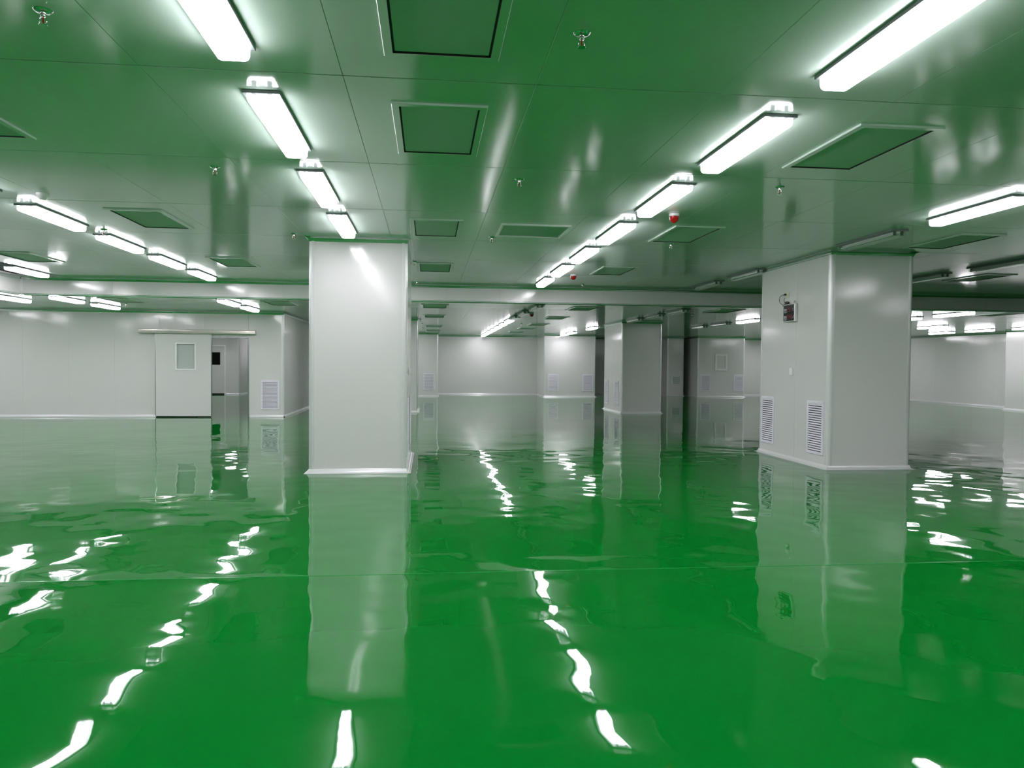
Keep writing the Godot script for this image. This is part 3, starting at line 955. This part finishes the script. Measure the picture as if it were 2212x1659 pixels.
func build_door() -> void:
	var zl := -20.35
	# sliding leaf, half open, hung in front of the wall
	var o := thing("door_1", "grey sliding door leaf with small window, pushed half open", "door", Vector3(-6.237, 0, zl))
	o.set_meta("kind", "structure")
	var st := st_new()
	# leaf with a window hole: x -0.683..0.683, window -0.19..0.30, y 1.215..1.90
	var z0 := 0.030
	var z1 := 0.075
	bx(st, Vector3(-0.683, 0.03, z0), Vector3(-0.19, 2.14, z1), 0.003)
	bx(st, Vector3(0.30, 0.03, z0), Vector3(0.683, 2.14, z1), 0.003)
	bx(st, Vector3(-0.193, 0.03, z0), Vector3(0.303, 1.215, z1 - 0.0003), 0.0)
	bx(st, Vector3(-0.193, 1.90, z0), Vector3(0.303, 2.14, z1 - 0.0003), 0.0)
	obj("leaf", mesh_of(st), mats.wall, o)
	for s in [-1.0, 1.0]:
		st = st_new()
		bx(st, Vector3(s * 0.686 - 0.008, 0.03, z0 - 0.006), Vector3(s * 0.686 + 0.008, 2.14, z1 + 0.005), 0.003)
		obj("edge_strip", mesh_of(st), mats.aluminium, o)
	var wf := Node3D.new()
	st = st_new()
	var fr := [[-0.195, -0.165, 1.21, 1.905], [0.275, 0.305, 1.21, 1.905], [-0.166, 0.276, 1.21, 1.24], [-0.166, 0.276, 1.875, 1.905]]
	for q in fr:
		bx(st, Vector3(q[0], q[2], z0 - 0.004), Vector3(q[1], q[3], z1 + 0.010), 0.003)
	wf.free()
	var wfr := obj("window_frame", mesh_of(st), mats.white_metal, o)
	st = st_new()
	bx(st, Vector3(-0.166, 1.239, z0 + 0.004), Vector3(0.276, 1.876, z0 + 0.010))
	obj("pane", mesh_of(st), mats.window_glass, wfr)
	st = st_new()
	bx(st, Vector3(-0.675, 0.004, z0 + 0.004), Vector3(0.675, 0.030, z1 - 0.006), 0.001)
	obj("sweep_seal", mesh_of(st), mats.rubber, o)
	# stainless rail box over the door
	var rail := thing("door_rail", "polished steel track cover over the sliding door", "rail", Vector3(-5.877, 2.14, zl))
	st = st_new()
	var pr := [Vector2(0.001, 0.0), Vector2(0.135, 0.0)]
	for k in 9:
		var t := k / 8.0
		pr.append(Vector2(0.150 - 0.0006 * t * t, 0.004 + 0.090 * t))
	pr.append_array([Vector2(0.144, 0.104), Vector2(0.001, 0.108)])
	var pn := prof_normals(pr)
	for i in pr.size() - 1:
		var a: Vector2 = pr[i]
		var b: Vector2 = pr[i + 1]
		var n0 := Vector3(0, pn[i].y, pn[i].x)
		var n1 := Vector3(0, pn[i + 1].y, pn[i + 1].x)
		quadn(st, Vector3(-1.436, a.y, a.x), Vector3(1.436, a.y, a.x), Vector3(1.436, b.y, b.x), Vector3(-1.436, b.y, b.x), n0, n0, n1, n1)
	obj("cover", mesh_of(st), mats.steel, rail)
	for s in [-1.0, 1.0]:
		st = st_new()
		for i in range(1, pr.size() - 1):
			tri(st, Vector3(0, pr[0].y, pr[0].x), Vector3(0, pr[i].y, pr[i].x), Vector3(0, pr[i + 1].y, pr[i + 1].x), Vector3(s, 0, 0), Vector3(s, 0, 0), Vector3(s, 0, 0))
		obj("end_cap", mesh_of(st), mats.steel, rail, Vector3(s * 1.436, 0, 0))
	# lining of the doorway
	st = st_new()
	bx(st, Vector3(-4.66, 0.0, zl - 0.112), Vector3(-4.625, 2.06, zl + 0.012), 0.003)
	bx(st, Vector3(-5.96, 2.045, zl - 0.112), Vector3(-4.625, 2.085, zl + 0.012), 0.003)
	bx(st, Vector3(-5.97, 0.0, zl - 0.112), Vector3(-5.935, 2.06, zl + 0.005), 0.003)
	struct("trim_14", mesh_of(st), mats.aluminium, "pale metal lining round the doorway beside the sliding door", "trim")
	# door in the next room
	var b := thing("door_2", "white door with dark window seen through the doorway", "door", Vector3(-9.16, 0, -34.0))
	b.set_meta("kind", "structure")
	st = st_new()
	bx(st, Vector3(-0.44, 0.02, 0.001), Vector3(0.40, 2.08, 0.03), 0.003)
	obj("leaf", mesh_of(st), mats.wall, b)
	st = st_new()
	bx(st, Vector3(-0.50, 0.0, 0.001), Vector3(-0.445, 2.14, 0.045), 0.004)
	bx(st, Vector3(0.405, 0.0, 0.001), Vector3(0.46, 2.14, 0.045), 0.004)
	bx(st, Vector3(-0.446, 2.085, 0.001), Vector3(0.406, 2.14, 0.0448), 0.004)
	obj("frame", mesh_of(st), mats.white_metal, b)
	st = st_new()
	bx(st, Vector3(-0.22, 1.28, 0.029), Vector3(0.235, 1.82, 0.036), 0.002)
	obj("pane", mesh_of(st), mats.dark_glass, b)
	st = st_new()
	bx(st, Vector3(-0.44, 0.002, 0.002), Vector3(0.40, 0.05, 0.034), 0.002)
	obj("kick_seal", mesh_of(st), mats.rubber, b)

func seven(st: SurfaceTool, digit: int, x: float, y: float, w: float, h: float, z: float) -> void:
	var seg: String = ["abcdef", "bc", "abged", "abgcd", "fgbc", "afgcd", "afgedc", "abc", "abcdefg", "abcdfg"][digit]
	var t := w * 0.2
	var boxes := {"a": [0, h - t, w, h], "g": [0, h / 2 - t / 2, w, h / 2 + t / 2], "d": [0, 0, w, t], "f": [0, h / 2, t, h], "e": [0, 0, t, h / 2], "b": [w - t, h / 2, w, h], "c": [w - t, 0, w, h / 2]}
	for s in seg:
		var q: Array = boxes[s]
		bx(st, Vector3(x + q[0], y + q[1], z), Vector3(x + q[2], y + q[3], z + 0.0012))

func build_small() -> void:
	# sprinklers
	var p := sprinkler_proto()
	var g := "pendent sprinklers"
	for s in [
		[-1.778, 3.774, H1, "chrome sprinkler at the top left corner of the picture"],
		[0.733, 3.697, H1, "chrome sprinkler near the top edge, right of the nearest vent"],
		[-1.774, 6.60, H1, "small sprinkler left of the second light of the left column row"],
		[0.78, 6.66, H1, "small sprinkler in the middle of the near ceiling"],
		[3.14, 6.61, H1, "small sprinkler beyond the big slanting vent at right"],
		[3.20, 9.90, H1, "small sprinkler just below the vent beyond the red alarm"],
		[0.79, 9.75, H1, "small sprinkler left of the square ceiling hatch"],
		[-1.70, 9.90, H1, "small sprinkler left of the left column's top"],
		[-0.24, 12.3, H1, "small sprinkler right of the left column near its edge"],
		[-0.24, 15.3, H1, "tiny sprinkler against the bulkhead right of left column"],
		[3.08, 15.2, H1, "tiny sprinkler against the bulkhead right of the lit row"],
		[-4.0, 9.95, H1, "small sprinkler between first two lights of the slanting left row"],
		[2.97, 24.4, H2, "tiny sprinkler in the lower ceiling right of far lit row"],
		[-6.77, 18.0, H2, "tiny sprinkler in the lower ceiling above the left wall"],
		[-0.25, 22.6, H2, "tiny sprinkler beyond the column sliver, nearest of three"],
		[-0.22, 25.2, H2, "tiny sprinkler beyond the column sliver, middle of three"],
		[-0.22, 28.4, H2, "tiny sprinkler beyond the column sliver, farthest of three"],
		[6.38, 29.6, H2, "tiny sprinkler below the lit light beside middle-distance column"],
		[6.55, 18.5, H2, "tiny sprinkler right of the unlit row by middle-distance column"],
	]:
		copy(p, s[3], Vector3(s[0], s[2], -s[1]), g)
	p.free()
	p = detector_proto()
	copy(p, "white smoke detector above the first light of the slanting left row", Vector3(-3.74, H1, -7.9))
	p.free()
	p = alarm_proto()
	copy(p, "red alarm beacon right of the lit row, nearest one", Vector3(2.60, H1, -7.95), "red alarm beacons")
	copy(p, "red alarm beacon right of the lit row, by the bulkhead", Vector3(2.59, H1, -13.6), "red alarm beacons")
	copy(p, "red alarm beacon beyond the bulkhead beside the unlit lights", Vector3(2.56, H2, -18.96), "red alarm beacons")
	p.free()
	build_display()
	# switch plates
	var sw := thing("wall_switch", "white switch plate on the right column below the display", "switch", Vector3(5.565, 1.305, -11.19))
	switch_plate(sw, -1.0)
	sw = thing("wall_switch", "switch plate seen edge-on on the left column's right side", "switch", Vector3(-0.285, 1.28, -10.95))
	switch_plate(sw, 1.0)
	# framed hatch on the far right column
	var o := thing("wall_hatch", "white framed hatch high on the far right column", "hatch", Vector3(13.14, 1.20, -33.2))
	frame_on(o, 0.56, 0.74, 0.075, 0.03, mats.white_metal)
	var st := st_new()
	bx(st, Vector3(-0.206, 0.074, 0.0005), Vector3(0.206, 0.666, 0.006))
	obj("panel", mesh_of(st), mats.wall, o)
	o = thing("wall_panel_frame", "small framed panel on the shallow pier in the far recess", "panel", Vector3(11.33, 0.52, -34.0))
	frame_on(o, 0.42, 0.42, 0.035, 0.02, mats.grille)
	st = st_new()
	bx(st, Vector3(-0.176, 0.034, 0.0005), Vector3(0.176, 0.386, 0.005))
	obj("panel", mesh_of(st), mats.filter, o)

func switch_plate(o: Node3D, s: float) -> void:
	var st := st_new()
	bx(st, Vector3(minf(0, s * 0.026) + s * 0.0005, 0, -0.045), Vector3(maxf(0, s * 0.026) + s * 0.0005, 0.11, 0.045), 0.004)
	obj("plate", mesh_of(st), mats.white_metal, o)
	st = st_new()
	bx(st, Vector3(minf(s * 0.026, s * 0.031), 0.022, -0.026), Vector3(maxf(s * 0.026, s * 0.031), 0.088, 0.026), 0.002)
	obj("rocker", mesh_of(st), mats.white_metal, o)

func build_display() -> void:
	# hung on the left side of the right column; own axes: x along the wall to the right as one faces it, z out of the wall
	var o := thing("climate_display", "dark wall display with red digits and white rim on right column", "display", Vector3(5.565, 2.13, -11.22))
	o.rotation.y = -PI / 2
	var st := st_new()
	var w := 0.37
	var h := 0.275
	bx(st, Vector3(-w / 2, 0, 0.001), Vector3(w / 2, h, 0.055), 0.008)
	obj("case", mesh_of(st), mats.profile, o)
	st = st_new()
	bx(st, Vector3(-w / 2 + 0.012, 0.014, 0.054), Vector3(w / 2 - 0.012, h - 0.014, 0.057), 0.001)
	obj("screen", mesh_of(st), mats.screen, o)
	st = st_new()
	for row in [0.165, 0.052]:
		# two boxy characters and a bar under them
		for cx in [-0.150, -0.102]:
			bx(st, Vector3(cx, row, 0.057), Vector3(cx + 0.008, row + 0.042, 0.0582))
			bx(st, Vector3(cx + 0.024, row, 0.057), Vector3(cx + 0.032, row + 0.042, 0.0582))
			for yy in [0.0, 0.018, 0.036]:
				bx(st, Vector3(cx + 0.008, row + yy, 0.057), Vector3(cx + 0.024, row + yy + 0.006, 0.0582))
		bx(st, Vector3(-0.150, row - 0.022, 0.057), Vector3(-0.070, row - 0.013, 0.0582))
	# unit marks at the right edge
	bx(st, Vector3(0.140, 0.165, 0.057), Vector3(0.160, 0.170, 0.0582))
	bx(st, Vector3(0.140, 0.195, 0.057), Vector3(0.160, 0.200, 0.0582))
	bx(st, Vector3(0.140, 0.165, 0.057), Vector3(0.145, 0.200, 0.0582))
	tube(st, [Vector3(0.138, 0.052, 0.0578), Vector3(0.160, 0.092, 0.0578)], 0.003, 6)
	obj("lettering", mesh_of(st), mats.white_ink, o)
	st = st_new()
	var x := -0.048
	for dgt in [2, 0, 1]:
		seven(st, dgt, x, 0.157, 0.045, 0.062, 0.057)
		x += 0.060
	x = -0.048
	for dgt in [3, 4, 8]:
		seven(st, dgt, x, 0.044, 0.045, 0.062, 0.057)
		x += 0.060
	obj("digits", mesh_of(st), mats.red_led, o)
	st = st_new()
	tube(st, [Vector3(0.10, h - 0.004, 0.02), Vector3(0.10, h + 0.03, 0.02), Vector3(0.12, h + 0.042, 0.02), Vector3(0.14, h + 0.03, 0.02), Vector3(0.14, h - 0.004, 0.02)], 0.006, 8)
	obj("hanger", mesh_of(st), mats.chrome, o)
	# wall socket above it
	var s := thing("wall_socket", "ivory wall socket above the display on right column", "socket", Vector3(5.565, 2.515, -11.385))
	s.rotation.y = -PI / 2
	st = st_new()
	bx(st, Vector3(-0.058, 0, 0.001), Vector3(0.058, 0.088, 0.010), 0.004)
	obj("plate", mesh_of(st), mats.ivory_plastic, s)
	st = st_new()
	for k in [-0.012, 0.012]:
		bx(st, Vector3(k + 0.015, 0.04, 0.0098), Vector3(k + 0.019, 0.054, 0.0104))
	obj("slots", mesh_of(st), mats.dark, s)
	# cord: plug in the socket's left half, a loop, and the adapter lying on the display
	var c := thing("power_cord", "black power cord with plug looping from socket to display", "cord", Vector3(5.565, 2.405, -11.36))
	c.rotation.y = -PI / 2
	var pts := []
	for q in [[-0.085, 0.160], [-0.14, 0.158], [-0.19, 0.150], [-0.225, 0.125], [-0.238, 0.09], [-0.225, 0.055], [-0.19, 0.030], [-0.15, 0.014], [-0.115, 0.002], [-0.12, -0.012], [-0.10, -0.016], [-0.08, 0.0], [-0.085, 0.012], [-0.05, 0.010], [-0.02, 0.012]]:
		pts.append(Vector3(q[0], q[1], 0.03))
	st = st_new()
	tube(st, smooth_path(pts), 0.0042, 8)
	obj("cable", mesh_of(st), mats.black_plastic, c)
	st = st_new()
	tube(st, smooth_path([Vector3(-0.075, 0.110, 0.02), Vector3(-0.078, 0.075, 0.03), Vector3(-0.06, 0.035, 0.03), Vector3(-0.02, 0.018, 0.03)]), 0.0042, 8)
	obj("cable", mesh_of(st), mats.black_plastic, c)
	st = st_new()
	lathe(st, Vector3.ZERO, [Vector2(0.0, -0.03), Vector2(0.008, -0.03), Vector2(0.015, 0.0), Vector2(0.017, 0.03), Vector2(0.012, 0.038), Vector2(0.0, 0.038)], 12, true)
	var pl := obj("plug", mesh_of(st), mats.black_plastic, c, Vector3(-0.062, 0.160, 0.03))
	pl.rotation.z = -PI / 2
	st = st_new()
	bx(st, Vector3(-0.035, 0.0015, 0.006), Vector3(0.065, 0.046, 0.05), 0.014)
	obj("adapter", mesh_of(st), mats.black_plastic, c)

func smooth_path(pts: Array) -> Array:
	var cv := Curve3D.new()
	for i in pts.size():
		var t: Vector3 = (pts[mini(i + 1, pts.size() - 1)] - pts[maxi(i - 1, 0)]) / 6.0
		cv.add_point(pts[i], -t, t)
	var out := []
	var n: int = pts.size() * 4
	for i in n + 1:
		out.append(cv.sample_baked(cv.get_baked_length() * i / n, true))
	return out
